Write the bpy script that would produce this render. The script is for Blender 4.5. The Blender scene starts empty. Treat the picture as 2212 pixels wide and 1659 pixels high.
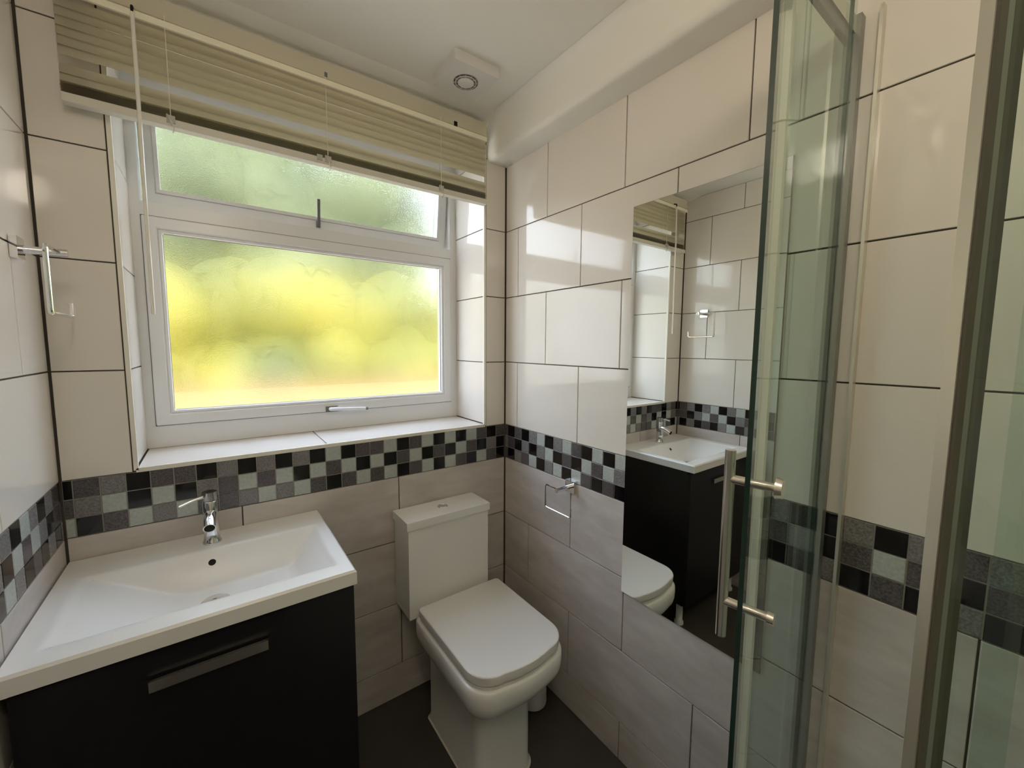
import bpy, bmesh, math, random
from mathutils import Vector, Matrix
random.seed(7)
C = bpy.context.scene.collection
sc = bpy.context.scene
PI = math.pi
W = 1.3576           # right wall plane
ZM = 1.035           # top of the mosaic band
CEIL = 2.27
YF = -2.10           # wall behind the camera

# ------------------------------------------------------------------ camera
cam = bpy.data.cameras.new('camera'); camo = bpy.data.objects.new('camera', cam); C.objects.link(camo)
yaw, pit, rol = 0.6307, -0.0930, 0.0063
cy_, sy_, cp_, sp_ = math.cos(yaw), math.sin(yaw), math.cos(pit), math.sin(pit)
fw = Vector((sy_*cp_, cy_*cp_, sp_)); rt = Vector((cy_, -sy_, 0)); up = rt.cross(fw)
rt2 = math.cos(rol)*rt + math.sin(rol)*up; up2 = -math.sin(rol)*rt + math.cos(rol)*up
camo.matrix_world = Matrix(((rt2.x, up2.x, -fw.x, .3250), (rt2.y, up2.y, -fw.y, -1.4651), (rt2.z, up2.z, -fw.z, 1.3802), (0, 0, 0, 1)))
cam.sensor_width = 36; cam.lens = 36*883.8/2212; cam.clip_start = .02
sc.camera = camo

# ------------------------------------------------------------------ view, light
sc.view_settings.view_transform = 'Standard'; sc.view_settings.look = 'None'
sc.view_settings.gamma = 1; sc.view_settings.use_curve_mapping = False
sc.view_settings.exposure = 0.56
cyc = sc.cycles
cyc.use_denoising = True
cyc.max_bounces = 16; cyc.diffuse_bounces = 7; cyc.glossy_bounces = 6; cyc.transmission_bounces = 10; cyc.transparent_max_bounces = 24
cyc.sample_clamp_indirect = 6; cyc.blur_glossy = .6
world = bpy.data.worlds.new('sky'); sc.world = world; world.use_nodes = True
wn = world.node_tree.nodes; wl = world.node_tree.links
SKY_STRENGTH = 6.6
bgn = wn['Background']; bgn.inputs[1].default_value = SKY_STRENGTH
tc = wn.new('ShaderNodeTexCoord'); sep = wn.new('ShaderNodeSeparateXYZ'); ramp = wn.new('ShaderNodeValToRGB')
wl.new(tc.outputs['Generated'], sep.inputs[0]); wl.new(sep.outputs['Z'], ramp.inputs[0]); wl.new(ramp.outputs[0], bgn.inputs[0])
ramp.color_ramp.elements[0].position = 0.0; ramp.color_ramp.elements[0].color = (.86, .91, 1, 1)
ramp.color_ramp.elements[1].position = .8; ramp.color_ramp.elements[1].color = (.58, .70, 1, 1)
sun = bpy.data.lights.new('sun', 'SUN'); sun.energy = 2.6; sun.angle = .01; sun.color = (1, .95, .84)
so = bpy.data.objects.new('sun', sun); C.objects.link(so)
so.rotation_euler = Vector((.35, .62, -.72)).to_track_quat('-Z', 'Y').to_euler()
# unseen fill lamp, added behind the camera to brighten the room
cl = bpy.data.lights.new('fill_lamp', 'POINT'); cl.shadow_soft_size = .075; cl.energy = 5.4; cl.color = (1, .875, .71)
clo = bpy.data.objects.new('fill_lamp', cl); C.objects.link(clo); clo.location = (.36, -1.56, CEIL-.15)

# ------------------------------------------------------------------ materials
MC = {}
def mat(name, col, rough=.5, metal=0., spec=.5, coat=0., noise=None, bump=None, **kw):
    if name in MC: return MC[name]
    m = bpy.data.materials.new(name); m.use_nodes = True; n = m.node_tree.nodes; l = m.node_tree.links
    b = n['Principled BSDF']; b.inputs['Base Color'].default_value = (*col, 1)
    b.inputs['Roughness'].default_value = rough; b.inputs['Metallic'].default_value = metal
    b.inputs['Specular IOR Level'].default_value = spec; b.inputs['Coat Weight'].default_value = coat
    if kw.get('coat_rough') is not None: b.inputs['Coat Roughness'].default_value = kw['coat_rough']
    if kw.get('trans'): b.inputs['Transmission Weight'].default_value = kw['trans']
    t = n.new('ShaderNodeTexCoord')
    if noise:
        col2, scale, stretch, contrast = noise
        mp = n.new('ShaderNodeMapping'); mp.inputs['Scale'].default_value = stretch
        mp.inputs['Rotation'].default_value = kw.get('rot', (0, 0, 0))
        l.new(t.outputs['Object' if kw.get('obj', True) else 'Generated'], mp.inputs[0])
        if kw.get('perobj'):
            oi = n.new('ShaderNodeObjectInfo'); vm = n.new('ShaderNodeVectorMath'); vm.operation = 'MULTIPLY_ADD'
            vm.inputs[1].default_value = (37, 19, 53); l.new(oi.outputs['Random'], vm.inputs[0]); l.new(mp.outputs[0], vm.inputs[2]); src = vm.outputs[0]
        else: src = mp.outputs[0]
        nz = n.new('ShaderNodeTexNoise'); nz.inputs['Scale'].default_value = scale; nz.inputs['Detail'].default_value = 6
        nz.inputs['Roughness'].default_value = .62
        l.new(src, nz.inputs['Vector'])
        r = n.new('ShaderNodeValToRGB'); r.color_ramp.elements[0].position = .5-contrast; r.color_ramp.elements[1].position = .5+contrast
        r.color_ramp.elements[0].color = (*col, 1); r.color_ramp.elements[1].color = (*col2, 1)
        l.new(nz.outputs[0], r.inputs[0]); l.new(r.outputs[0], b.inputs['Base Color'])
    if bump:
        scale, strength, dist = bump
        nb = n.new('ShaderNodeTexNoise'); nb.inputs['Scale'].default_value = scale; nb.inputs['Detail'].default_value = 3
        l.new(t.outputs['Object'], nb.inputs['Vector'])
        bp = n.new('ShaderNodeBump'); bp.inputs['Strength'].default_value = strength; bp.inputs['Distance'].default_value = dist
        l.new(nb.outputs[0], bp.inputs['Height']); l.new(bp.outputs[0], b.inputs['Normal'])
    MC[name] = m; return m

M_cream = mat('cream_gloss_tile', (.775, .725, .665), .07, spec=.42, noise=((.80, .755, .695), 3, (1, 1, 1), .3), perobj=True)
M_stone = mat('taupe_stone_tile', (.46, .415, .385), .30, spec=.45, noise=((.66, .615, .585), 5, (1, 3.2, 1), .24), rot=(0, 0, .9), perobj=True, bump=(60, .12, .002))
M_grout = mat('dark_grout', (.075, .065, .052), .85)
M_groutm = mat('grey_grout', (.30, .29, .26), .7)
M_mk = mat('black_glass_mosaic', (.006, .005, .006), .10, spec=.6)
M_md = mat('charcoal_glitter_mosaic', (.055, .048, .052), .22, noise=((.14, .125, .13), 260, (1, 1, 1), .12), perobj=True, bump=(300, .25, .001))
M_mm = mat('grey_glitter_mosaic', (.13, .125, .125), .22, noise=((.27, .26, .26), 240, (1, 1, 1), .14), perobj=True, bump=(300, .25, .001))
M_ml = mat('silver_glass_mosaic', (.36, .39, .37), .16, noise=((.50, .54, .51), 160, (1, 1, 1), .2), perobj=True, bump=(200, .2, .001))
M_floor = mat('dark_floor', (.045, .040, .035), .42, noise=((.062, .055, .048), 7, (1, 1, 1), .25))
M_ceil = mat('ceiling_paint', (.86, .845, .79), .6)
M_box = mat('boxing_paint', (.86, .845, .79), .5)
M_wallp = mat('wall_paint', (.62, .59, .53), .7)
M_upvc = mat('white_upvc', (.80, .80, .80), .28, spec=.5)
M_upvcd = mat('grey_gasket', (.16, .16, .16), .6)
M_trim = mat('cream_plastic_trim', (.80, .77, .68), .3)
M_blind = mat('cream_aluminium_slat', (.62, .575, .455), .40, spec=.35)
M_rail = mat('cream_blind_rail', (.66, .63, .55), .35)
M_lip = mat('lit_lip_tone', (.92, .88, .70), .35)  # brightness of the lit strip put into a paler colour than the slats
M_wand = mat('milky_wand_plastic', (.82, .80, .73), .25)
M_cord = mat('ladder_cord', (.80, .78, .70), .7)
M_clear = mat('clear_plastic', (.85, .84, .78), .15, trans=.55)
M_ceram = mat('white_ceramic', (.82, .815, .79), .20, spec=.5)
M_seat = mat('white_seat_plastic', (.76, .75, .72), .25)
M_dark = mat('black_laminate', (.009, .009, .010), .32, spec=.35)
M_chrome = mat('chrome', (.80, .80, .82), .07, metal=1)
M_brush = mat('brushed_handle', (.74, .71, .66), .22, metal=1)
M_alu = mat('satin_aluminium', (.74, .72, .64), .33, metal=.75)
M_void = mat('dark_void', (.004, .004, .004), .8)
M_mirror = mat('mirror_silver', (.90, .93, .90), .008, metal=1)
M_mirr_e = mat('mirror_edge', (.03, .035, .03), .4)
M_seal = mat('clear_seal', (.90, .88, .78), .3)
M_fan = mat('fan_plastic', (.70, .69, .66), .4)
M_grille = mat('fan_grille_grey', (.10, .10, .09), .5)
M_pot = mat('white_pot_plastic', (.72, .72, .74), .35)
M_wood = mat('door_paint', (.72, .70, .66), .45)

def glass_shower():
    m = bpy.data.materials.new('shower_glass'); m.use_nodes = True; n = m.node_tree.nodes; l = m.node_tree.links; n.clear()
    o = n.new('ShaderNodeOutputMaterial'); mx = n.new('ShaderNodeMixShader'); t = n.new('ShaderNodeBsdfTransparent'); g = n.new('ShaderNodeBsdfGlossy')
    t.inputs[0].default_value = (.885, .940, .912, 1); g.inputs['Roughness'].default_value = .01
    f = n.new('ShaderNodeFresnel'); f.inputs[0].default_value = 1.45
    geo = n.new('ShaderNodeNewGeometry')
    mul = n.new('ShaderNodeMath'); mul.operation = 'MULTIPLY'
    inv = n.new('ShaderNodeMath'); inv.operation = 'SUBTRACT'; inv.inputs[0].default_value = 1
    l.new(geo.outputs['Backfacing'], inv.inputs[1]); l.new(f.outputs[0], mul.inputs[0]); l.new(inv.outputs[0], mul.inputs[1])
    l.new(mul.outputs[0], mx.inputs[0]); l.new(t.outputs[0], mx.inputs[1]); l.new(g.outputs[0], mx.inputs[2]); l.new(mx.outputs[0], o.inputs[0])
    return m
M_sglass = glass_shower()
M_alud = mat('grey_panel_edge', (.30, .31, .28), .35, metal=.5)
M_gasket_shade = mat('shaded_gasket', (.085, .082, .06), .5)  # seal tone darkened to deepen the shade on the post's end
M_gedge = mat('green_glass_edge', (.012, .035, .028), .15)

def frosted():
    m = bpy.data.materials.new('frosted_glass'); m.use_nodes = True; n = m.node_tree.nodes; l = m.node_tree.links; n.clear()
    o = n.new('ShaderNodeOutputMaterial')
    mx = n.new('ShaderNodeMixShader'); mx2 = n.new('ShaderNodeMixShader'); mx3 = n.new('ShaderNodeMixShader')
    t = n.new('ShaderNodeBsdfTransparent'); t.inputs[0].default_value = (.97, .985, .96, 1)
    r = n.new('ShaderNodeBsdfRefraction'); r.inputs['Roughness'].default_value = .26; r.inputs['IOR'].default_value = 1.25; r.inputs[0].default_value = (.97, .985, .96, 1)
    g = n.new('ShaderNodeBsdfGlossy'); g.inputs['Roughness'].default_value = .2
    tc = n.new('ShaderNodeTexCoord'); nz = n.new('ShaderNodeTexNoise'); nz.inputs['Scale'].default_value = 330; nz.inputs['Detail'].default_value = 2
    bp = n.new('ShaderNodeBump'); bp.inputs['Strength'].default_value = .7; bp.inputs['Distance'].default_value = .002
    l.new(tc.outputs['Object'], nz.inputs[0]); l.new(nz.outputs[0], bp.inputs['Height']); l.new(bp.outputs[0], r.inputs['Normal']); l.new(bp.outputs[0], g.inputs['Normal'])
    mx.inputs[0].default_value = .60          # share of scattering over clear
    l.new(t.outputs[0], mx.inputs[1]); l.new(r.outputs[0], mx.inputs[2])
    mx2.inputs[0].default_value = .04
    l.new(mx.outputs[0], mx2.inputs[1]); l.new(g.outputs[0], mx2.inputs[2]); l.new(mx2.outputs[0], o.inputs[0])
    return m
M_frost = frosted()

# ------------------------------------------------------------------ helpers
def box(bm, x0, x1, y0, y1, z0, z1, mi=0):
    vs = [bm.verts.new((x, y, z)) for z in (z0, z1) for y in (y0, y1) for x in (x0, x1)]
    fs = []
    for idx in ((0, 2, 3, 1), (4, 5, 7, 6), (0, 1, 5, 4), (2, 6, 7, 3), (0, 4, 6, 2), (1, 3, 7, 5)):
        f = bm.faces.new([vs[i] for i in idx]); f.material_index = mi; fs.append(f)
    return vs
def bev(bm, w, seg=2, ang=.5):
    es = [e for e in bm.edges if len(e.link_faces) == 2 and e.calc_face_angle(0) > ang]
    bmesh.ops.bevel(bm, geom=es, offset=w, segments=seg, profile=.5, affect='EDGES', clamp_overlap=True)
def rbox(x0, x1, y0, y1, z0, z1, b=.003, seg=2):
    bm = bmesh.new(); box(bm, x0, x1, y0, y1, z0, z1)
    if b: bev(bm, b, seg)
    return bm
def cyl(bm, a, b, r, n=20, r2=None, caps=True):
    a, b = Vector(a), Vector(b); r2 = r if r2 is None else r2
    d = (b-a).normalized(); u = d.orthogonal().normalized(); v = d.cross(u)
    A = [bm.verts.new(a + r*(math.cos(2*PI*i/n)*u + math.sin(2*PI*i/n)*v)) for i in range(n)]
    B = [bm.verts.new(b + r2*(math.cos(2*PI*i/n)*u + math.sin(2*PI*i/n)*v)) for i in range(n)]
    for i in range(n): bm.faces.new((A[i], A[(i+1) % n], B[(i+1) % n], B[i]))
    if caps: bm.faces.new(A[::-1]); bm.faces.new(B)
    return A, B
def tube(bm, pts, r, n=10):
    pts = [Vector(p) for p in pts]; rings = []; u = None
    for i, p in enumerate(pts):
        t = (pts[min(i+1, len(pts)-1)] - pts[max(i-1, 0)]).normalized()
        u = t.orthogonal().normalized() if u is None else (u - t*u.dot(t)).normalized()
        v = t.cross(u)
        rings.append([bm.verts.new(p + r*(math.cos(2*PI*k/n)*u + math.sin(2*PI*k/n)*v)) for k in range(n)])
    for a, b in zip(rings, rings[1:]):
        for k in range(n): bm.faces.new((a[k], a[(k+1) % n], b[(k+1) % n], b[k]))
    bm.faces.new(rings[0][::-1]); bm.faces.new(rings[-1])
def rounded(pts, rad, seg=5):
    """polyline with filleted corners"""
    P = [Vector(p) for p in pts]; out = [P[0]]
    for i in range(1, len(P)-1):
        a = (P[i-1]-P[i]).normalized(); b = (P[i+1]-P[i]).normalized()
        for k in range(seg+1):
            t = k/seg; p0 = P[i]+a*rad; p2 = P[i]+b*rad
            out.append((1-t)**2*p0 + 2*t*(1-t)*P[i] + t*t*p2)
    out.append(P[-1]); return out
def lathe(bm, c, prof, n=32):
    c = Vector(c); rings = []
    for r, z in prof: rings.append([bm.verts.new(c+Vector((r*math.cos(2*PI*k/n), r*math.sin(2*PI*k/n), z))) for k in range(n)])
    for a, b in zip(rings, rings[1:]):
        for k in range(n): bm.faces.new((a[k], a[(k+1) % n], b[(k+1) % n], b[k]))
    bm.faces.new(rings[0][::-1]); bm.faces.new(rings[-1])
def extrude_profile(bm, prof, path_fn, closed=True):
    """prof: list of 2D points; path_fn(p2)->list of 3D points along path"""
    rows = [[bm.verts.new(q) for q in path_fn(p)] for p in prof]
    m = len(rows[0]); k = len(rows)
    for i in range(k if closed else k-1):
        a, b = rows[i], rows[(i+1) % k]
        for j in range(m-1): bm.faces.new((a[j], a[j+1], b[j+1], b[j]))
    if closed:
        bm.faces.new([r[0] for r in rows]); bm.faces.new([r[-1] for r in rows][::-1])
def obj(name, bm, m, parent=None, smooth=False, kind=None, origin=None):
    bmesh.ops.recalc_face_normals(bm, faces=bm.faces)
    me = bpy.data.meshes.new(name)
    if origin is not None: bmesh.ops.translate(bm, verts=bm.verts, vec=-Vector(origin))
    bm.to_mesh(me); bm.free()
    for x in (m if isinstance(m, (list, tuple)) else [m]): me.materials.append(x)
    if smooth:
        me.polygons.foreach_set('use_smooth', [True]*len(me.polygons))
        try: me.set_sharp_from_angle(angle=math.radians(smooth if smooth is not True else 40))
        except Exception: pass
    o = bpy.data.objects.new(name, me); C.objects.link(o)
    if origin is not None: o.location = origin
    if parent:
        o.parent = parent
        o.matrix_parent_inverse = parent_world(parent).inverted()
    if kind: o['kind'] = kind
    return o
def parent_world(p):
    m = p.matrix_basis.copy(); q = p
    while q.parent: m = q.parent.matrix_basis @ q.matrix_parent_inverse @ m if False else q.parent.matrix_basis @ (q.matrix_parent_inverse @ m); q = q.parent
    return m
def thing(name, label, cat, loc, group=None):
    o = bpy.data.objects.new(name, None); C.objects.link(o); o.location = loc; o.empty_display_size = .05
    o['label'] = label; o['category'] = cat
    if group: o['group'] = group
    return o
def tag(o, label, cat): o['label'] = label; o['category'] = cat; return o

# tiles: chamfered slabs laid on a wall frame (origin, U, V, N)
TM = {}
def tile_mesh(w, h, t, c, m):
    k = (round(w, 4), round(h, 4), t, c, m.name)
    if k in TM: return TM[k]
    bm = bmesh.new()
    def ring(x, y, z): return [bm.verts.new((a*x, b*y, z)) for a, b in ((-1, -1), (1, -1), (1, 1), (-1, 1))]
    r0 = ring(w/2, h/2, 0); r1 = ring(w/2, h/2, t-c); r2 = ring(w/2-c, h/2-c, t)
    for a, b in ((r0, r1), (r1, r2)):
        for i in range(4): bm.faces.new((a[i], a[(i+1) % 4], b[(i+1) % 4], b[i]))
    bm.faces.new(r2); bm.faces.new(r0[::-1])
    me = bpy.data.meshes.new('tile'); bm.to_mesh(me); bm.free(); me.materials.append(m); TM[k] = me; return me
FR = {
 'back':  (Vector((0, 0, 0)), Vector((1, 0, 0)), Vector((0, 0, 1))),
 'right': (Vector((W, 0, 0)), Vector((0, -1, 0)), Vector((0, 0, 1))),
 'left':  (Vector((0, 0, 0)), Vector((0, 1, 0)), Vector((0, 0, 1))),
 'revL':  (Vector((.143, 0, 0)), Vector((0, 1, 0)), Vector((0, 0, 1))),
 'revR':  (Vector((1.252, 0, 0)), Vector((0, -1, 0)), Vector((0, 0, 1))),
 'sill':  (Vector((0, 0, 1.045)), Vector((1, 0, 0)), Vector((0, 1, 0))),
}
T = .004; G = .0034
def lay(parent, fr, u0, u1, v0, v1, m, name='tile', g=G, c=.0009, t=T):
    if u1-u0 < g+.004 or v1-v0 < g+.004: return
    o_, U, V = FR[fr]; N = U.cross(V)
    w, h = u1-u0-g, v1-v0-g
    ob = bpy.data.objects.new(name, tile_mesh(w, h, t, c, m)); C.objects.link(ob)
    p = o_ + U*(u0+u1)/2 + V*(v0+v1)/2 - N*t
    ob.matrix_world = Matrix(((U.x, V.x, N.x, p.x), (U.y, V.y, N.y, p.y), (U.z, V.z, N.z, p.z), (0, 0, 0, 1)))
    ob.parent = parent
    return ob
def courses(parent, fr, ua, ub, rows, m):
    """rows: (v0, v1, phase, pitch)"""
    for v0, v1, ph, pw in rows:
        k = math.floor((ua-ph)/pw)
        while ph+k*pw < ub:
            a, b = max(ua, ph+k*pw), min(ub, ph+(k+1)*pw)
            if b-a > .008: lay(parent, fr, a, b, v0, v1, m)
            k += 1
UH, UW = .275, .3567
LH, LW = .2504, .4942
MP = .04957
ZB = ZM-3*MP          # bottom of the mosaic band, .886

# ------------------------------------------------------------------ setting
def struct(name, bm, m, **k): return obj(name, bm, m, kind='structure', **k)
floor = struct('floor', rbox(-.1, W+.1, YF-.1, .35, -.08, 0, 0), M_floor)
bm = bmesh.new(); box(bm, -.1, W+.1, YF-.1, .36, CEIL, CEIL+.12)
ceiling = struct('ceiling', bm, M_ceil)
WX0, WX1, WZ0, WZ1, WY = .143, 1.252, 1.035, 2.185, .25   # window opening
bm = bmesh.new(); e = T
box(bm, -.1, WX0-e, e, .35, 0, CEIL); box(bm, WX1+e, W+.1, e, .35, 0, CEIL)
box(bm, WX0-e, WX1+e, e, .35, 0, WZ0+.006); box(bm, WX0-e, WX1+e, e, .35, WZ1, CEIL)
wall_back = struct('wall_back', bm, M_grout)
wall_right = struct('wall_right', rbox(W+e, W+.1, YF-.1, e, 0, CEIL, 0), M_grout)
wall_left = struct('wall_left', rbox(-.1, -e, YF-.1, e, 0, CEIL, 0), M_grout)
bm = bmesh.new(); box(bm, -.1, .02, YF-.1, YF, 0, CEIL); box(bm, .50, W+.1, YF-.1, YF, 0, CEIL); box(bm, .02, .50, YF-.1, YF, 2.0, CEIL)
wall_front = struct('wall_front', bm, M_wallp)
door = struct('door_1', rbox(.02, .50, YF-.05, YF-.01, 0, 2.0, .003), M_wood)
bm = bmesh.new(); cyl(bm, (.44, YF-.01, 1.0), (.44, YF+.04, 1.0), .009); tube(bm, rounded([(.44, YF+.035, 1.0), (.34, YF+.035, 1.0)], .01), .008)
obj('door_handle', bm, M_chrome, door, smooth=True)

# upper courses
gap = .0025
top = CEIL
rb = [(ZM, ZM+UH, 0, .5), (ZM+UH, ZM+2*UH, 0, .5), (ZM+2*UH, ZM+3*UH, 0, .5), (ZM+3*UH, ZM+4*UH, 0, .5), (ZM+4*UH, top, 0, .5)]
courses(wall_back, 'back', gap, WX0-.0065, [(a, min(b, top), 0, .5) for a, b, _, _ in rb], M_cream)
courses(wall_back, 'back', WX1+.0065, W-gap, [(a, min(b, top), 0, 3) for a, b, _, _ in rb], M_cream)
lay(wall_back, 'back', WX0-.006, WX1+.006, WZ1+.001, top, M_cream)
bR = .088
rr = []
for k in range(5):
    ph = bR if k % 2 == 0 else bR - UW/2 + UW/2*0 - .1783 + .0
    ph = bR if k in (0, 2, 4) else bR+UW/2
    rr.append((ZM+k*UH, min(ZM+(k+1)*UH, top), ph, UW))
courses(wall_right, 'right', gap, -YF, rr, M_cream)
rl = []
for k in range(5):
    j = .166 if k in (1, 3) else .3435
    rl.append((ZM+k*UH, min(ZM+(k+1)*UH, top), -j, UW))
courses(wall_left, 'left', YF, -gap, rl, M_cream)
# lower courses
def lows(p1, p2, sgn=1):
    out = []
    for k in range(4):
        z1 = ZB-k*LH; z0 = max(z1-LH, .0)
        out.append((z0, z1, p1 if k % 2 == 0 else p2, LW))
    return out
courses(wall_back, 'back', gap, W-gap, lows(.3745, .3745-LW/2), M_stone)
courses(wall_right, 'right', gap, -YF, lows(.4197, .4197-LW/2), M_stone)
courses(wall_left, 'left', YF, -gap, lows(-.39, -.39+LW/2), M_stone)
# mosaic band, colours read tile by tile off the photograph (top, middle, bottom row)
MM = {'K': M_mk, 'D': M_md, 'M': M_mm, 'L': M_ml}
back_cols = 'KDL DMK MLD KKL DLM DKL KMD MDD KLM MDL KLM MKL KLD LDK KLD DKL DLD LKL KDK DLD LKL KDK LKL KLD LDK DKL KMD DKK'.split()
right_cols = 'DMD KDK DKM KMD MKL LMK KLM MKL LDK DKL KLD LDK KLD LMK MDK KML DLK LKD DMK KLD MKM DDL MDK DMD KKM MDK KLD MDK DKM MDK KLD MDK LKM DLD KMK LDM'.split()
left_cols = 'KDM DDK MKM KMK MLD LDK KLM MKL LMK KDM MLD DKK LMD KDL MKM DLK'.split()
def mosaic(parent, fr, ub, cols, first, direction=1, u_end=None):
    u = 0; i = 0; L = ub
    a = 0
    while a < L-.004:
        b = min(L, first + i*MP)
        c = cols[i] if i < len(cols) else ''.join(random.choice(['KML', 'DLK', 'MKD', 'LDK', 'KDM', 'DKL', 'MLD']))
        a2 = max(a, .003)
        for r in range(3):
            z1 = ZM-r*MP; z0 = z1-MP
            m = MM[c[r]]
            if direction > 0: lay(parent, fr, a2, b, z0, z1, m, 'mosaic_tile', g=.0026, c=.0008, t=.0046)
            else: lay(parent, fr, -b, -a2, z0, z1, m, 'mosaic_tile', g=.0026, c=.0008, t=.0046)
        a = b; i += 1
mosaic(wall_back, 'back', W-.003, back_cols, W-27*MP+.002)
mosaic(wall_right, 'right', -YF, right_cols, .022)
mosaic(wall_left, 'left', -YF, left_cols, .0145, -1)
# paler grout bed just behind the mosaic
for nm, w_, args in (('mosaic_grout', wall_back, (.003, W-.003, .0022, .006, ZB, ZM)), ('mosaic_grout', wall_right, (W+.0022, W+.006, YF, -.001, ZB, ZM)), ('mosaic_grout', wall_left, (-.006, -.0022, YF, -.001, ZB, ZM))):
    obj(nm, rbox(*args, 0), M_groutm, w_)
# reveals and sill tiles
for fr, s in (('revL', 1), ('revR', -1)):
    for k in range(5):
        z0, z1 = ZM+k*UH, min(ZM+(k+1)*UH, WZ1)
        if k == 0: z0 = 1.046
        if z1-z0 < .01: continue
        if s > 0: lay(wall_back, fr, .010, WY+.01, z0, z1, M_cream)
        else: lay(wall_back, fr, -WY-.01, -.010, z0, z1, M_cream)
for a, b in ((WX0+.001, .624), (.624, WX1-.001)): lay(wall_back, 'sill', a, b, .009, WY+.004, M_cream, t=.005)
struct('trim_1', rbox(WX0, WX1, -.002, .0085, 1.034, 1.0455, .004, 3), M_trim, smooth=True)
struct('trim_2', rbox(WX0-.005, WX0+.0045, -.002, .0095, 1.040, WZ1, .0035, 3), M_trim, smooth=True)
struct('trim_3', rbox(WX1-.0045, WX1+.005, -.002, .0095, 1.040, WZ1, .0035, 3), M_trim, smooth=True)
struct('trim_4', rbox(WX0, WX1, .002, WY, WZ1-.004, WZ1, 0), M_ceil)
# boxing along the right wall under the ceiling
bm = bmesh.new()
prof = [(W, 2.122), (W, CEIL)]
prof += [(1.232, CEIL-.001), (1.243, CEIL-.005), (1.252, CEIL-.014), (1.258, CEIL-.028), (1.262, CEIL-.05)]
for k in range(7):
    t = k/6*PI/2; prof.append((1.262+.020*(1-math.cos(t)), 2.142-.020*math.sin(t)))
extrude_profile(bm, prof, lambda p: [Vector((p[0], y, p[1])) for y in (0.0, YF)])
struct('trim_5', bm, M_box, smooth=50)
bm = bmesh.new()
extrude_profile(bm, [(.0, CEIL), (-.095, CEIL), (-.080, CEIL-.004), (-.012, CEIL-.020), (.0, CEIL-.021)], lambda p: [Vector((x, p[0], p[1])) for x in (0, 1.262)])
struct('trim_6', bm, M_ceil, smooth=60)

# ------------------------------------------------------------------ window
bm = bmesh.new()
WT = WZ1
YA, YB = .250, .310
box(bm, WX0, .168, YA, YB, 1.046, WT); box(bm, 1.221, WX1+.002, YA, YB, 1.046, WT)
box(bm, .168, 1.221, YA, YB, 1.046, 1.118); box(bm, .168, 1.221, YA, YB, 1.772, 1.815); box(bm, .168, 1.221, YA, YB, 2.150, WT)
bev(bm, .003, 2)
window = struct('window_1', bm, M_upvc)
def frame(name, x0, x1, z0, z1, w, y0, y1, m, parent, b=.004, org=None, rot=0):
    bm = bmesh.new()
    o_ = [(x0, z0), (x1, z0), (x1, z1), (x0, z1)]; i_ = [(x0+w, z0+w), (x1-w, z0+w), (x1-w, z1-w), (x0+w, z1-w)]
    V = {}
    for nm, pts, y in (('of', o_, y0), ('if', i_, y0), ('ob', o_, y1), ('ib', i_, y1)): V[nm] = [bm.verts.new((x, y, z)) for x, z in pts]
    for k in range(4):
        j = (k+1) % 4
        bm.faces.new((V['of'][k], V['of'][j], V['if'][j], V['if'][k])); bm.faces.new((V['ob'][k], V['ib'][k], V['ib'][j], V['ob'][j]))
        bm.faces.new((V['of'][k], V['ob'][k], V['ob'][j], V['of'][j])); bm.faces.new((V['if'][k], V['if'][j], V['ib'][j], V['ib'][k]))
    bmesh.ops.recalc_face_normals(bm, faces=bm.faces)
    if b: bev(bm, b, 2)
    o = obj(name, bm, m, parent, origin=org)
    if rot: o.rotation_euler.x = rot
    return o
# lower sash with its glazing bead and pane
sash = frame('sash', .1685, 1.2205, 1.1185, 1.7715, .036, .240, .300, M_upvc, window)
frame('gasket', .166, 1.223, 1.116, 1.774, .006, .2485, .262, M_upvcd, sash, 0)
frame('glazing_bead', .2035, 1.1855, 1.1535, 1.7365, .012, .2445, .266, M_upvc, sash, .005)
frame('gasket', .2145, 1.1745, 1.1645, 1.7255, .0018, .2525, .262, M_upvcd, sash, 0)
obj('window_pane', rbox(.205, 1.184, .262, .267, 1.155, 1.735, 0), M_frost, sash)
# top vent: hung from its head and standing ajar
HZ = 2.150; org = Vector((0, .262, HZ)); ang = math.radians(7.5)
vz0 = 1.821
vent = frame('vent_sash', .172, 1.190+.027, vz0, HZ-.002, .034, .250, .300, M_upvc, window, org=org, rot=ang)
def vpart(o):
    o.parent = vent; o.matrix_parent_inverse = Matrix.Identity(4); return o
def vobj(name, bm, m, smooth=False):
    o = obj(name, bm, m, None, smooth, origin=org); o.location = (0, 0, 0); return vpart(o)
vobj('window_pane', rbox(.200, 1.189, .266, .271, vz0+.03, HZ-.030, 0), M_frost)
bm = bmesh.new()
for a in ((.206, 1.183, .246, .262, vz0+.034, vz0+.045), (.206, 1.183, .246, .262, HZ-.045, HZ-.034), (.206, .216, .246, .262, vz0+.045, HZ-.045), (1.173, 1.183, .246, .262, vz0+.045, HZ-.045)): box(bm, *a)
vobj('glazing_bead', bm, M_upvc)
bm = bmesh.new(); box(bm, .670, .684, .238, .251, vz0+.006, vz0+.030); bev(bm, .003, 2); box(bm, .672, .682, .232, .240, vz0+.012, vz0+.108); bev(bm, .002, 2)
vobj('window_handle', bm, M_upvcd)
bm = bmesh.new(); box(bm, 1.196, 1.206, .30, .306, vz0+.01, vz0+.16)
vobj('friction_stay', bm, M_alu)
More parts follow.
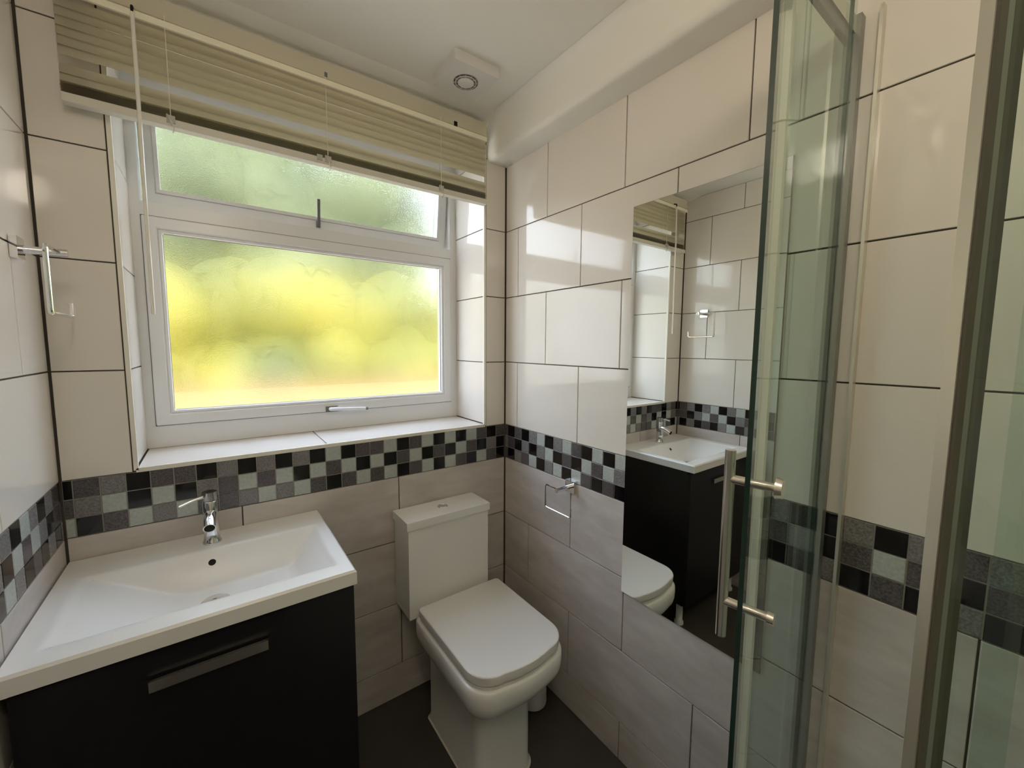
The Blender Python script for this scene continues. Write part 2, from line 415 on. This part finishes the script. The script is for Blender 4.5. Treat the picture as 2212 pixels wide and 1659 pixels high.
# handle of the lower sash: chrome rose, white lever lying level
bm = bmesh.new(); box(bm, .668, .712, .227, .241, 1.119, 1.141); bev(bm, .006, 3)
h = obj('window_handle', bm, M_chrome, sash, smooth=True)
bm = bmesh.new(); tube(bm, rounded([(.685, .236, 1.130), (.685, .216, 1.130), (.735, .212, 1.128), (.815, .214, 1.124)], .01), .0065)
obj('lever', bm, M_upvc, h, smooth=True)
bm = bmesh.new(); cyl(bm, (.815, .214, 1.124), (.825, .214, 1.1235), .0055, 12); obj('lever_tip', bm, M_upvcd, h, smooth=True)

# ------------------------------------------------------------------ venetian blind
BX0, BX1, BY = .072, 1.230, -.038
blind = thing('venetian_blind', 'cream aluminium venetian blind, mostly drawn up, hanging over the window top', 'blind', (.65, BY, 2.24))
hr = obj('head_rail', rbox(BX0+.003, BX1-.003, BY-.014, BY+.014, 2.190, 2.236, .002), M_blind, blind)
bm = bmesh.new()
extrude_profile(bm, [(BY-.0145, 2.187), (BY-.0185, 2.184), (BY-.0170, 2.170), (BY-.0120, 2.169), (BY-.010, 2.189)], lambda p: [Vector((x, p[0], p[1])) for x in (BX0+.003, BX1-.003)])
obj('lit_rail_lip', bm, M_lip, hr)  # lip under the rail, its lit look painted by the paler material
def slat(zc, tilt, x0=BX0, x1=BX1, yoff=0):
    bm = bmesh.new(); n = 4; w = .0125
    rows = []
    for i in range(n+1):
        s = -1+2*i/n; bulge = .0022*(1-s*s)
        yy = s*w*math.cos(tilt) + bulge*math.sin(tilt)*-1; zz = s*w*math.sin(tilt) + bulge*math.cos(tilt)
        rows.append([bm.verts.new((x, BY+yoff+yy, zc+zz)) for x in (x0, x1)])
    for a, b in zip(rows, rows[1:]): bm.faces.new((a[0], a[1], b[1], b[0]))
    r = bmesh.ops.solidify(bm, geom=bm.faces[:], thickness=.0004)
    o = obj('slat', bm, M_blind, blind, smooth=True); return o
tl = math.radians(76)
for k in range(6): slat(2.158-.0208*k + random.uniform(-.0006, .0006), tl)
slat(2.0125, math.radians(72)); slat(1.9955, tl)
for k in range(9): slat(1.980-.0027*k, math.radians(random.uniform(-3, 3)), yoff=random.uniform(.001, .004))
br = obj('bottom_rail', rbox(BX0+.002, BX1-.002, BY-.013, BY+.013, 1.936, 1.955, .003), M_rail, blind)
for x in (.268, .644, 1.031):
    bm = bmesh.new(); tube(bm, [(x, BY-.0145, 2.20), (x, BY-.0150, 2.06), (x, BY-.0145, 1.955)], .0010, 6)
    tube(bm, [(x+.004, BY+.0145, 2.20), (x+.004, BY+.0145, 1.955)], .0010, 6)
    obj('ladder_cord', bm, M_cord, blind)
    bm = bmesh.new(); box(bm, x-.009, x+.009, BY-.0175, BY-.0135, 1.944, 1.962); bev(bm, .002, 2)
    tube(bm, rounded([(x-.007, BY-.018, 1.962), (x-.002, BY-.026, 1.950), (x+.006, BY-.022, 1.930), (x+.002, BY-.016, 1.920)], .004), .0018, 6)
    obj('cord_clip', bm, M_clear, blind, smooth=True)
bm = bmesh.new(); box(bm, .642, .650, BY-.017, BY-.013, 2.194, 2.206); obj('cord_guide', bm, M_upvcd, blind)
bm = bmesh.new(); box(bm, .612, .628, BY-.018, BY-.0135, 1.945, 1.960); bev(bm, .002, 2); obj('cord_clip', bm, M_clear, blind)
bm = bmesh.new(); box(bm, 1.085, 1.097, BY-.018, BY-.012, 2.186, 2.202); obj('cord_lock', bm, M_void, blind)
for x in (.11, .62, 1.20): obj('bracket', rbox(x-.012, x+.012, BY-.010, .0, 2.236, 2.240, 0), M_rail, blind)
bm = bmesh.new(); tube(bm, [(.209, BY-.030, 2.172), (.209, BY-.034, 2.0), (.208, BY-.036, 1.70), (.208, BY-.037, 1.455)], .0042, 8)
wand = obj('tilt_wand', bm, M_wand, blind, smooth=True)
bm = bmesh.new(); tube(bm, rounded([(.209, BY-.012, 2.192), (.209, BY-.032, 2.186), (.209, BY-.030, 2.170)], .006), .0028, 8)
obj('wand_hook', bm, M_void, wand, smooth=True)

# ------------------------------------------------------------------ extractor fan
fan = thing('extractor_fan', 'square white extractor fan on the ceiling beside the window', 'fan', (1.036, -.223, CEIL))
obj('housing', rbox(.957, 1.115, -.301, -.146, 2.238, CEIL, .004, 2), M_fan, fan)
bm = bmesh.new()
def ringmesh(bm, c, ro, ri, z0, z1, n=40):
    A = [[bm.verts.new((c[0]+r*math.cos(2*PI*k/n), c[1]+r*math.sin(2*PI*k/n), z)) for k in range(n)] for r, z in ((ro, z1), (ro, z0), (ri, z0), (ri, z1))]
    for i in range(4):
        a, b = A[i], A[(i+1) % 4]
        for k in range(n): bm.faces.new((a[k], a[(k+1) % n], b[(k+1) % n], b[k]))
fc = (1.038, -.222)
ringmesh(bm, fc, .040, .0265, 2.2365, 2.2385); obj('grille_recess', bm, M_grille, fan)
bm = bmesh.new(); ringmesh(bm, fc, .0345, .0325, 2.2345, 2.2365)
for k in range(12):
    a = 2*PI*k/12; tube(bm, [(fc[0]+.027*math.cos(a), fc[1]+.027*math.sin(a), 2.2362), (fc[0]+.0395*math.cos(a), fc[1]+.0395*math.sin(a), 2.2362)], .0009, 5)
obj('grille', bm, M_fan, fan)
bm = bmesh.new(); lathe(bm, (fc[0], fc[1], 2.2385), [(.0265, 0), (.0262, -.004), (.024, -.0055), (.004, -.006)], 32); obj('centre_cap', bm, M_fan, fan, smooth=True)

# ------------------------------------------------------------------ holder added for the unseen fill lamp
cf = thing('fill_lamp_holder', 'added holder for the unseen fill lamp above the camera', 'light', (.36, -1.56, CEIL))
bm = bmesh.new(); lathe(bm, (.36, -1.56, CEIL), [(.05, 0), (.05, -.012), (.022, -.02), (.02, -.06)], 32); obj('fill_lamp_base', bm, M_fan, cf, smooth=True)

# ------------------------------------------------------------------ mirror
mir = thing('wall_mirror', 'tall frameless mirror on the right wall between mosaic and shower door', 'mirror', (W, -.86, 1.19))
MY0, MY1, MZ0, MZ1 = -1.078, -.662, .594, 1.792
obj('mirror_backing', rbox(W-.0036, W-.0006, MY0, MY1, MZ0, MZ1, 0), M_mirr_e, mir)
obj('mirror_glass', rbox(W-.0056, W-.0037, MY0+.0012, MY1-.0012, MZ0+.0012, MZ1-.0012, 0), M_mirror, mir)

# ------------------------------------------------------------------ basin, vanity, tap
van = thing('vanity_unit', 'black vanity cabinet with one chrome bar handle beneath the white basin', 'cabinet', (.29, -.22, 0))
bm = bmesh.new(); box(bm, .012, .030, -.427, -.006, .112, .786); box(bm, .565, .583, -.427, -.006, .112, .786)
box(bm, .030, .565, -.427, -.006, .112, .130); box(bm, .030, .565, -.020, -.006, .130, .786); box(bm, .030, .565, -.427, -.41, .755, .786)
obj('carcass', bm, M_dark, van)
dr = obj('drawer_front', rbox(.013, .582, -.445, -.4285, .114, .778, .0012, 1), M_dark, van)
bm = bmesh.new(); box(bm, .192, .393, -.4590, -.4520, .703, .725); bev(bm, .0012, 1)
box(bm, .200, .212, -.4525, -.4448, .706, .716); box(bm, .373, .385, -.4525, -.4448, .706, .716)
obj('handle', bm, M_brush, dr)
for x in (.06, .555):
    for y in (-.40, -.06):
        bm = bmesh.new(); lathe(bm, (x, y, 0), [(.022, 0), (.022, .012), (.016, .02), (.016, .10), (.022, .112)], 16); obj('leg', bm, M_fan, van, smooth=True)

basin = thing('wash_basin', 'white rectangular ceramic wash basin on the black cabinet', 'basin', (.29, -.23, .786))
def sm(t): t = max(0, min(1, t)); return t*t*(3-2*t)
BX, BYD, BT = .5865, -.460, .8255
def smin(a, b, k=.16):
    h = max(k-abs(a-b), 0)/k; return max(0, min(a, b)-h*h*k*.25*(1 if min(a, b) > .05 else 0))
def bz(x, y):
    # shallow bowl: long ramp at the left, steeper back, right and front
    l = (x-.052)/.20; r = (.552-x)/.085; b = (-.126-y)/.075; f = (y+.398)/.05
    def ln(t): t = max(0, min(1, t)); return .35*sm(t)+.65*t
    d = smin(ln(l), smin(ln(r), smin(ln(b), ln(f))))
    edge = min(sm((x-.040)/.02), sm((.560-x)/.02), sm((-.116-y)/.02), sm((y+.410)/.02))
    dep = .070*d + .005*edge
    slope = .010*d*sm((x-.1)/.2)*(1-abs(x-.30)/.3)
    return BT - dep - slope
bm = bmesh.new(); NX, NY = 120, 96
xs = [.004+(BX-.004)*i/NX for i in range(NX+1)]; ys = [-.002+(BYD+.002)*j/NY for j in range(NY+1)]
def rim(x, y):
    d = min(BX-x, y-BYD); r = .005
    if d >= r: return 0
    return r - math.sqrt(max(0, r*r-(r-d)**2))
grid = [[bm.verts.new((x, y, bz(x, y)-rim(x, y))) for y in ys] for x in xs]
for i in range(NX):
    for j in range(NY): bm.faces.new((grid[i][j], grid[i][j+1], grid[i+1][j+1], grid[i+1][j]))
loop = [grid[i][0] for i in range(NX+1)] + [grid[NX][j] for j in range(1, NY+1)] + [grid[i][NY] for i in range(NX-1, -1, -1)] + [grid[0][j] for j in range(NY-1, 0, -1)]
low = [bm.verts.new((v.co.x, v.co.y, .789)) for v in loop]
for k in range(len(loop)): bm.faces.new((loop[k], loop[(k+1) % len(loop)], low[(k+1) % len(loop)], low[k]))
obj('basin_body', bm, M_ceram, basin, smooth=35)
bm = bmesh.new(); zd = bz(.30, -.262)
lathe(bm, (.30, -.262, zd), [(.004, -.004), (.030, -.003), (.031, .001), (.027, .0035), (.006, .005)], 28); obj('waste', bm, M_chrome, basin, smooth=True)
bm = bmesh.new(); ringmesh(bm, (0, 0), .0125, .0085, -.001, .0012, 24); nrm = Vector((0, -.80, .62)).normalized()
q = Vector((0, 0, 1)).rotation_difference(nrm)
oc = Vector((.296, -.150, bz(.296, -.150)+.0012))
for v in bm.verts: v.co = q @ v.co + oc
obj('overflow_ring', bm, M_ceram, basin, smooth=True)
bm = bmesh.new(); cyl(bm, oc-nrm*.003, oc+nrm*.0006, .0087, 20); obj('overflow_hole', bm, M_void, basin)

tap = thing('mixer_tap', 'chrome single lever mixer tap on the back of the basin', 'tap', (.296, -.075, BT))
tx, ty = .298, -.078
bm = bmesh.new(); lathe(bm, (tx, ty, BT), [(.0225, 0), (.0225, .006), (.0195, .010), (.0185, .035), (.0175, .118), (.016, .121)], 32); obj('tap_body', bm, M_chrome, tap, smooth=True)
bm = bmesh.new(); tube(bm, rounded([(tx, ty, BT+.085), (tx-.002, ty-.035, BT+.082), (tx-.003, ty-.068, BT+.066)], .02), .0145, 20); sp = obj('spout', bm, M_chrome, tap, smooth=True)
bm = bmesh.new(); dsp = Vector((0, -.033, -.016)).normalized(); pe = Vector((tx-.003, ty-.068, BT+.066))
cyl(bm, pe-dsp*.001, pe+dsp*.0008, .0118, 20); obj('spout_outlet', bm, M_void, sp)
bm = bmesh.new(); cyl(bm, (tx, ty, BT+.123), (tx, ty, BT+.146), .0180, 28, .0172); bev(bm, .002, 2, .9)
lev = obj('tap_lever', bm, M_chrome, tap, smooth=True)
bm = bmesh.new(); tube(bm, [(tx-.008, ty-.004, BT+.136), (tx-.04, ty-.010, BT+.130), (tx-.066, ty-.016, BT+.122)], .0042, 10); obj('lever_rod', bm, M_chrome, lev, smooth=True)

# ------------------------------------------------------------------ toilet
toi = thing('toilet', 'white close coupled toilet with closed lid in the corner', 'toilet', (1.02, -.30, 0))
obj('cistern', rbox(.846, 1.176, -.143, -.008, .400, .731, .012, 4), M_ceram, toi, smooth=True)
bm = rbox(.840, 1.182, -.148, -.006, .733, .762, .008, 4)
cl_ = obj('cistern_lid', bm, M_ceram, toi, smooth=True)
bm = bmesh.new(); lathe(bm, (1.012, -.075, .7615), [(.020, 0), (.020, .002), (.0175, .004), (.0165, .0025), (.002, .0028)], 28); obj('flush_button', bm, M_chrome, cl_, smooth=True)
def outline(x0, x1, y0, y1, rf, rb, bow=0., n=8):
    """closed outline; y0 = front (more negative), y1 = back"""
    P = []
    def arc(cx, cy, r, a0, a1):
        for k in range(n+1):
            a = a0+(a1-a0)*k/n; P.append((cx+r*math.cos(a), cy+r*math.sin(a)))
    arc(x0+rf, y0+rf, rf, PI, 1.5*PI)
    m = 6
    for k in range(1, m): t = k/m; P.append((x0+rf+(x1-x0-2*rf)*t, y0-bow*4*t*(1-t)))
    arc(x1-rf, y0+rf, rf, 1.5*PI, 2*PI); arc(x1-rb, y1-rb, rb, 0, PI/2); arc(x0+rb, y1-rb, rb, PI/2, PI)
    return P
def loft(rings, cap0=True, cap1=True):
    bm = bmesh.new(); R = [[bm.verts.new((x, y, z)) for x, y in o] for o, z in rings]
    for a, b in zip(R, R[1:]):
        n = len(a)
        for k in range(n): bm.faces.new((a[k], a[(k+1) % n], b[(k+1) % n], b[k]))
    if cap0: bm.faces.new(R[0][::-1])
    if cap1: bm.faces.new(R[-1])
    return bm
LX0, LX1, LYF, LYB = .862, 1.208, -.588, -.166
def lid_o(i): return outline(LX0+i, LX1-i, LYF+i, LYB-i*.5, .085-i*.6, .014, .012)
bm = loft([(lid_o(.007), .4255), (lid_o(.0045), .4268), (lid_o(.0035), .4500), (lid_o(.0042), .4522), (lid_o(.0065), .4538), (lid_o(.011), .4545)])
obj('toilet_lid', bm, M_seat, toi, smooth=22)
bm = loft([(lid_o(.012), .4125), (lid_o(.007), .4140), (lid_o(.007), .4200), (lid_o(.016), .4215)])
obj('toilet_seat', bm, M_seat, toi, smooth=True)
for x in (.955, 1.115):
    bm = bmesh.new(); cyl(bm, (x-.02, -.158, .428), (x+.02, -.158, .428), .009, 16); obj('hinge', bm, M_chrome, toi, smooth=True)
def pan_o(i, yb=-.15, rf=.085, s=0): return outline(LX0-.002+i, LX1+.002-i, LYF-.003+i, yb, max(.03, rf-i*.35), .02+s, .012)
ped = outline(.912, 1.118, -.512, -.150, .045, .02, .004)
def mixo(a, b, t): return [((1-t)*p[0]+t*q_[0], (1-t)*p[1]+t*q_[1]) for p, q_ in zip(a, b)]
p0 = pan_o(0)
rings = [(outline(.908, 1.122, -.517, -.146, .047, .02, .004), .002), (outline(.908, 1.122, -.517, -.146, .047, .02, .004), .012), (ped, .022), (ped, .235), (mixo(ped, p0, .10), .262), (mixo(ped, p0, .38), .288), (mixo(ped, p0, .74), .318), (mixo(ped, p0, .94), .343), (pan_o(0.0), .362), (pan_o(-.001), .385), (pan_o(.0), .4065), (pan_o(.004), .4108), (pan_o(.03), .4115)]
bm = loft(rings)
pan = obj('pan', bm, M_ceram, toi, smooth=60)
bm = rbox(.905, 1.150, -.19, -.010, .330, .401, .012, 3); obj('cistern_shelf', bm, M_ceram, toi, smooth=True)
bm = loft([(outline(.9035, 1.1265, -.5215, -.142, .05, .02, .004), .0005), (outline(.907, 1.123, -.518, -.145, .048, .02, .004), .005)]); obj('silicone_bead', bm, M_trim, toi)
bm = bmesh.new(); tube(bm, rounded([(1.01, -.155, .20), (1.01, -.06, .20), (1.01, -.05, .20), (1.01, -.004, .20)], .01), .05, 20); obj('soil_pipe', bm, M_pot, toi, smooth=True)

pot = thing('brush_pot', 'small white plastic pot on the floor right of the toilet', 'pot', (1.268, -.325, 0))
bm = bmesh.new(); lathe(bm, (1.268, -.325, 0), [(.046, .0005), (.052, .004), (.053, .012), (.050, .12), (.049, .124)], 32); obj('pot_body', bm, M_pot, pot, smooth=True)
bm = bmesh.new(); lathe(bm, (1.268, -.325, .1242), [(.050, 0), (.050, .004), (.045, .008), (.01, .011)], 32); obj('pot_lid', bm, M_pot, pot, smooth=True)

# ------------------------------------------------------------------ roll holders (open square chrome loops)
def holder(name, label, px, s, ypost, y1, y2, zt, zb, out, rr=.0032):
    """px wall plane, s = +1 for the left wall, -1 for the right wall"""
    h = thing(name, label, 'holder', (px, ypost, zt))
    bm = bmesh.new(); box(bm, min(px+s*.0005, px+s*.012), max(px+s*.0005, px+s*.012), ypost-.022, ypost+.022, zt-.020, zt+.024); bev(bm, .003, 2); obj('wall_plate', bm, M_chrome, h, smooth=True)
    bm = bmesh.new(); cyl(bm, (px+s*.010, ypost, zt), (px+s*(out+.014), ypost, zt), .0085, 16); obj('post', bm, M_chrome, h, smooth=True)
    x = px+s*out
    bm = bmesh.new(); tube(bm, rounded([(x, ypost, zt), (x, y1, zt), (x, y1, zb), (x, y2, zb), (x, y2, zb+.032)], .008), rr, 8); obj('loop', bm, M_chrome, h, smooth=True)
    return h
holder('roll_holder', 'chrome square toilet roll holder, empty, on the left wall above the basin', 0, 1, -.150, -.245, -.090, 1.575, 1.440, .066, .0042)
holder('roll_holder', 'chrome square toilet roll holder, empty, below the mosaic beside the mirror', W, -1, -.425, -.352, -.484, .872, .787, .062, .0030)

# ------------------------------------------------------------------ shower enclosure
sh = thing('shower_enclosure', 'quadrant glass shower enclosure with aluminium frame at the right', 'shower', (1.0, -1.65, 0))
CX, CY, R0 = 1.0, -1.655, .450
def path(R, f0, f1, x_end=None, x_start=None, n=18):
    """plan points along the enclosure: straight from x_end to CX, then the arc f0..f1 (deg from +y towards -x)"""
    P = []
    if x_end is not None:
        P.append((x_end, CY+R))
        if x_start is not None: P.append((x_start, CY+R)); return P
    k = max(2, int(n*abs(f1-f0)/60))
    for i in range(k+1):
        a = math.radians(f0+(f1-f0)*i/k); P.append((CX-R*math.sin(a), CY+R*math.cos(a)))
    return P
def wallstrip(bm, P, t, z0, z1, edge_mi=1, face_mi=0):
    """thin vertical sheet of thickness t following plan points P (centre line)"""
    n = len(P); V = []
    for i, p in enumerate(P):
        a = Vector(P[max(i-1, 0)]); b = Vector(P[min(i+1, n-1)]); d = (b-a).normalized(); nn = Vector((-d.y, d.x))*t/2
        V.append([bm.verts.new((p[0]+s*nn.x, p[1]+s*nn.y, z)) for s in (1, -1) for z in (z0, z1)])
    for a, b in zip(V, V[1:]):
        for (i, j, mi) in ((0, 1, face_mi), (3, 2, face_mi), (1, 3, edge_mi), (2, 0, edge_mi)):
            f = bm.faces.new((a[i], b[i], b[j], a[j])); f.material_index = mi
    f = bm.faces.new([V[0][k] for k in (0, 1, 3, 2)]); f.material_index = edge_mi
    f = bm.faces.new([V[-1][k] for k in (0, 2, 3, 1)]); f.material_index = edge_mi
ZT0, ZT1 = .150, 1.985
# tray
bm = bmesh.new()
tp = [(W-.002, YF+.002)] + [(W-.002, CY+R0+.05)] + path(R0+.05, 0, 90, n=40) + [(CX-R0-.05, YF+.002)]
a = [bm.verts.new((x, y, .0)) for x, y in tp]; b = [bm.verts.new((x, y, .135)) for x, y in tp]
c = [bm.verts.new((CX+(x-CX)*.90+.01, CY-.05+(y-CY+.05)*.88, .135)) for x, y in tp]; d = [bm.verts.new((CX+(x-CX)*.86+.01, CY-.05+(y-CY+.05)*.84, .105)) for x, y in tp]
for p_, q_ in ((a, b), (b, c), (c, d)):
    for k in range(len(tp)): bm.faces.new((p_[k], p_[(k+1) % len(tp)], q_[(k+1) % len(tp)], q_[k]))
bm.faces.new(d); bm.faces.new(a[::-1])
obj('shower_tray', bm, M_ceram, sh)
# top and bottom rails
RR_ = .491
full = [(W-.004, CY+RR_)] + path(RR_, 0, 90, n=40) + [(CX-RR_, YF+.004)]
bm = bmesh.new(); wallstrip(bm, full, .020, 1.972, 2.002, 0, 0); obj('top_rail', bm, M_alu, sh, smooth=30)
bm = bmesh.new(); wallstrip(bm, full, .010, 1.955, 1.975, 0, 0); obj('top_track', bm, M_upvcd, sh, smooth=30)
bm = bmesh.new(); wallstrip(bm, full, .044, .136, .158, 0, 0); obj('bottom_rail', bm, M_alu, sh, smooth=30)
# wall posts
for x0, x1, y0, y1 in ((W-.022, W-.001, -1.182, -1.156), (CX-R0-.015, CX-R0+.015, YF+.001, YF+.03), (W-.019, W-.001, -1.2125, -1.2070)):
    bm = bmesh.new(); box(bm, x0, x1, y0, y1, .136, 2.005); bev(bm, .004, 2); obj('wall_post', bm, M_alud if y1 > -1.19 else M_alu, sh, smooth=True)
# fixed straight panel with its seal strip
yA = -1.170
fa = bmesh.new(); wallstrip(fa, [(W-.022, yA), (1.058, yA)], .006, ZT0, 1.972); fp = obj('fixed_panel', fa, [M_sglass, M_gedge], sh)
bm = bmesh.new(); box(bm, 1.0510, 1.0600, yA-.007, yA+.007, ZT0, 1.972); bev(bm, .002, 2); obj('seal_strip', bm, M_seal, fp, smooth=True)
# sliding door, pushed open towards the wall
RD = R0-.014+.006
dp = [(1.176, CY+RD)] + path(RD, 0, 18.5, n=30)
bm = bmesh.new(); wallstrip(bm, dp, .006, ZT0+.012, 1.955); door_s = obj('sliding_door', bm, [M_sglass, M_gedge], sh, smooth=30)
bm = bmesh.new(); box(bm, 1.170, 1.180, CY+RD-.006, CY+RD+.006, ZT0+.012, 1.955); obj('seal_strip', bm, M_sglass, door_s)
def pol(R, f): a = math.radians(f); return (CX-R*math.sin(a), CY+R*math.cos(a))
for f in (6, -12):
    x, y = pol(RD-.010, f) if f > 0 else (1.10, CY+RD-.010)
    bm = bmesh.new(); d_ = Vector((CX-x, CY-y, 0)).normalized() if f > 0 else Vector((0, -1, 0))
    cyl(bm, Vector((x, y, 1.930))+d_*-.012, Vector((x, y, 1.930))+d_*.014, .016, 24); obj('roller', bm, M_grille, door_s, smooth=True)
hf = 10
hb = pol(RD+.034, hf); hk = pol(RD-.028, hf)
bm = bmesh.new(); cyl(bm, (*hb, .953), (*hb, 1.234), .0072, 24); bev(bm, .0015, 2, .9); hd = obj('door_handle', bm, M_brush, door_s, smooth=True)
for z in (1.192, 1.008):
    bm = bmesh.new(); cyl(bm, (*hb, z), (*hk, z), .0064, 18); obj('handle_post', bm, M_brush, hd, smooth=True)
    bm = bmesh.new(); kd = (Vector((*hk, z))-Vector((*hb, z))).normalized(); k0 = Vector((*hk, z))
    cyl(bm, k0-kd*.004, k0+kd*.004, .0150 if z > 1.1 else .0090, 24, .0130 if z > 1.1 else .0085); bev(bm, .002, 2, .9); obj('handle_knob', bm, M_brush, hd, smooth=True)
# near curved fixed panel, its post close to the camera
bm = bmesh.new(); wallstrip(bm, path(R0, 61.3, 90, n=60) + [(CX-R0, YF+.02)], .006, ZT0, 1.972); np_ = obj('fixed_panel', bm, [M_sglass, M_alud], sh, smooth=30)
bm = bmesh.new(); wallstrip(bm, path(R0, 60.4, 61.1), .015, ZT0, 1.975, 0, 0); bev(bm, .0012, 2, .9); obj('panel_post', bm, M_alu, np_, smooth=True)
bm = bmesh.new(); wallstrip(bm, path(R0, 61.12, 61.30), .0135, ZT0, 1.974, 0, 0); obj('gasket', bm, M_gasket_shade, np_)  # added dark strip, shade of the post's end face put into its colour
bm = bmesh.new(); wallstrip(bm, path(R0, 63.4, 64.2, n=60), .010, ZT0, 1.972, 0, 0); obj('seal_strip', bm, M_sglass, np_)

# ------------------------------------------------------------------ garden seen through the frosted panes
def leafmat(name, c1, c2, c3, scale):
    m = bpy.data.materials.new(name); m.use_nodes = True; n = m.node_tree.nodes; l = m.node_tree.links
    b = n['Principled BSDF']; b.inputs['Roughness'].default_value = .6
    t = n.new('ShaderNodeTexCoord'); z = n.new('ShaderNodeTexNoise'); z.inputs['Scale'].default_value = scale; z.inputs['Detail'].default_value = 4
    r = n.new('ShaderNodeValToRGB'); r.color_ramp.elements[0].position = .36; r.color_ramp.elements[1].position = .60
    r.color_ramp.elements[0].color = (*c1, 1); r.color_ramp.elements[1].color = (*c3, 1); e_ = r.color_ramp.elements.new(.48); e_.color = (*c2, 1)
    l.new(t.outputs['Object'], z.inputs[0]); l.new(z.outputs[0], r.inputs[0]); l.new(r.outputs[0], b.inputs['Base Color'])
    return m
M_leaf = leafmat('sunlit_leaf', (.060, .066, .010), (.128, .118, .008), (.198, .160, .006), 1.1)
M_leaf2 = leafmat('pale_leaf', (.040, .048, .014), (.074, .084, .026), (.115, .125, .050), 1.6)
M_ground = mat('pale_path', (.62, .50, .36), .8, noise=((.70, .60, .42), 2, (1, 1, 1), .2))
M_bark = mat('bark', (.10, .07, .05), .9)
def foliage(name, m, blobs, parent, leaves=900, size=.09):
    """leafy crown: a core of soft masses with leaves standing out of it"""
    bm = bmesh.new(); rnd = random.Random(3+len(blobs))
    for (x, y, z, rx, ry, rz) in blobs:
        r = bmesh.ops.create_icosphere(bm, subdivisions=3, radius=1)
        for v in r['verts']:
            k = 1+.12*math.sin(7*v.co.x+x)*math.cos(6*v.co.y)*math.sin(5*v.co.z+z)
            v.co = Vector((x+v.co.x*rx*k, y+v.co.y*ry*k, z+v.co.z*rz*k))
    for i in range(leaves):
        x, y, z, rx, ry, rz = rnd.choice(blobs)
        d = Vector((rnd.gauss(0, 1), rnd.gauss(0, 1), rnd.gauss(0, 1))).normalized()
        c = Vector((x+d.x*rx*1.03, y+d.y*ry*1.03, z+d.z*rz*1.03)); u = Vector((rnd.gauss(0, 1), rnd.gauss(0, 1), rnd.gauss(0, 1))).cross(d).normalized(); w_ = d.cross(u)
        s = size*rnd.uniform(.6, 1.3); vs = [bm.verts.new(c+q_) for q_ in (-u*s, w_*s*.4+d*s*.2, u*s, -w_*s*.4+d*s*.2)]
        bm.faces.new(vs)
    o = obj(name, bm, m, parent, smooth=80); return o
hedge = thing('garden_hedge', 'sunlit yellow green hedge blurred behind the large frosted pane', 'hedge', (1.4, 3.2, -.2))
bl = []
rnd = random.Random(5)
for i in range(26):
    bl.append((-1.6+i*.26+rnd.uniform(-.1, .1), 3.3+rnd.uniform(-.15, .15), .95+rnd.uniform(-.15, .25), .42, .45, .62))
for i in range(22):
    bl.append((-1.5+i*.30+rnd.uniform(-.1, .1), 3.4+rnd.uniform(-.15, .15), 1.75+rnd.uniform(-.15, .2), .42, .42, .45))
foliage('foliage', M_leaf, bl, hedge, 2200, .08)
tree = thing('garden_tree', 'pale green tree above the hedge behind the ajar top vent', 'tree', (1.6, 5.4, -.2))
bl = [(rnd.uniform(-.9, 4.2), 5.4+rnd.uniform(-.5, .5), rnd.uniform(2.2, 4.9), .7, .5, .6) for i in range(52)]
foliage('foliage', M_leaf2, bl, tree, 1500, .12)
bm = bmesh.new(); tube(bm, [(1.6, 5.4, -.2), (1.58, 5.38, 1.2), (1.66, 5.42, 2.6)], .12, 12); obj('trunk', bm, M_bark, tree, smooth=True)
gw = tag(obj('garden_wall', rbox(-2, 5, 2.55, 2.67, -.2, 1.0, .01), mat('peach_render', (.27, .150, .055), .8, noise=((.34, .21, .09), 4, (1, 1, 1), .2)), origin=(1.5, 2.6, -.2)), 'low peach garden wall at the foot of the hedge, blurred by the pane', 'wall')
g = struct('ground', rbox(-8, 10, .37, 14, -.30, -.20, 0), M_ground)
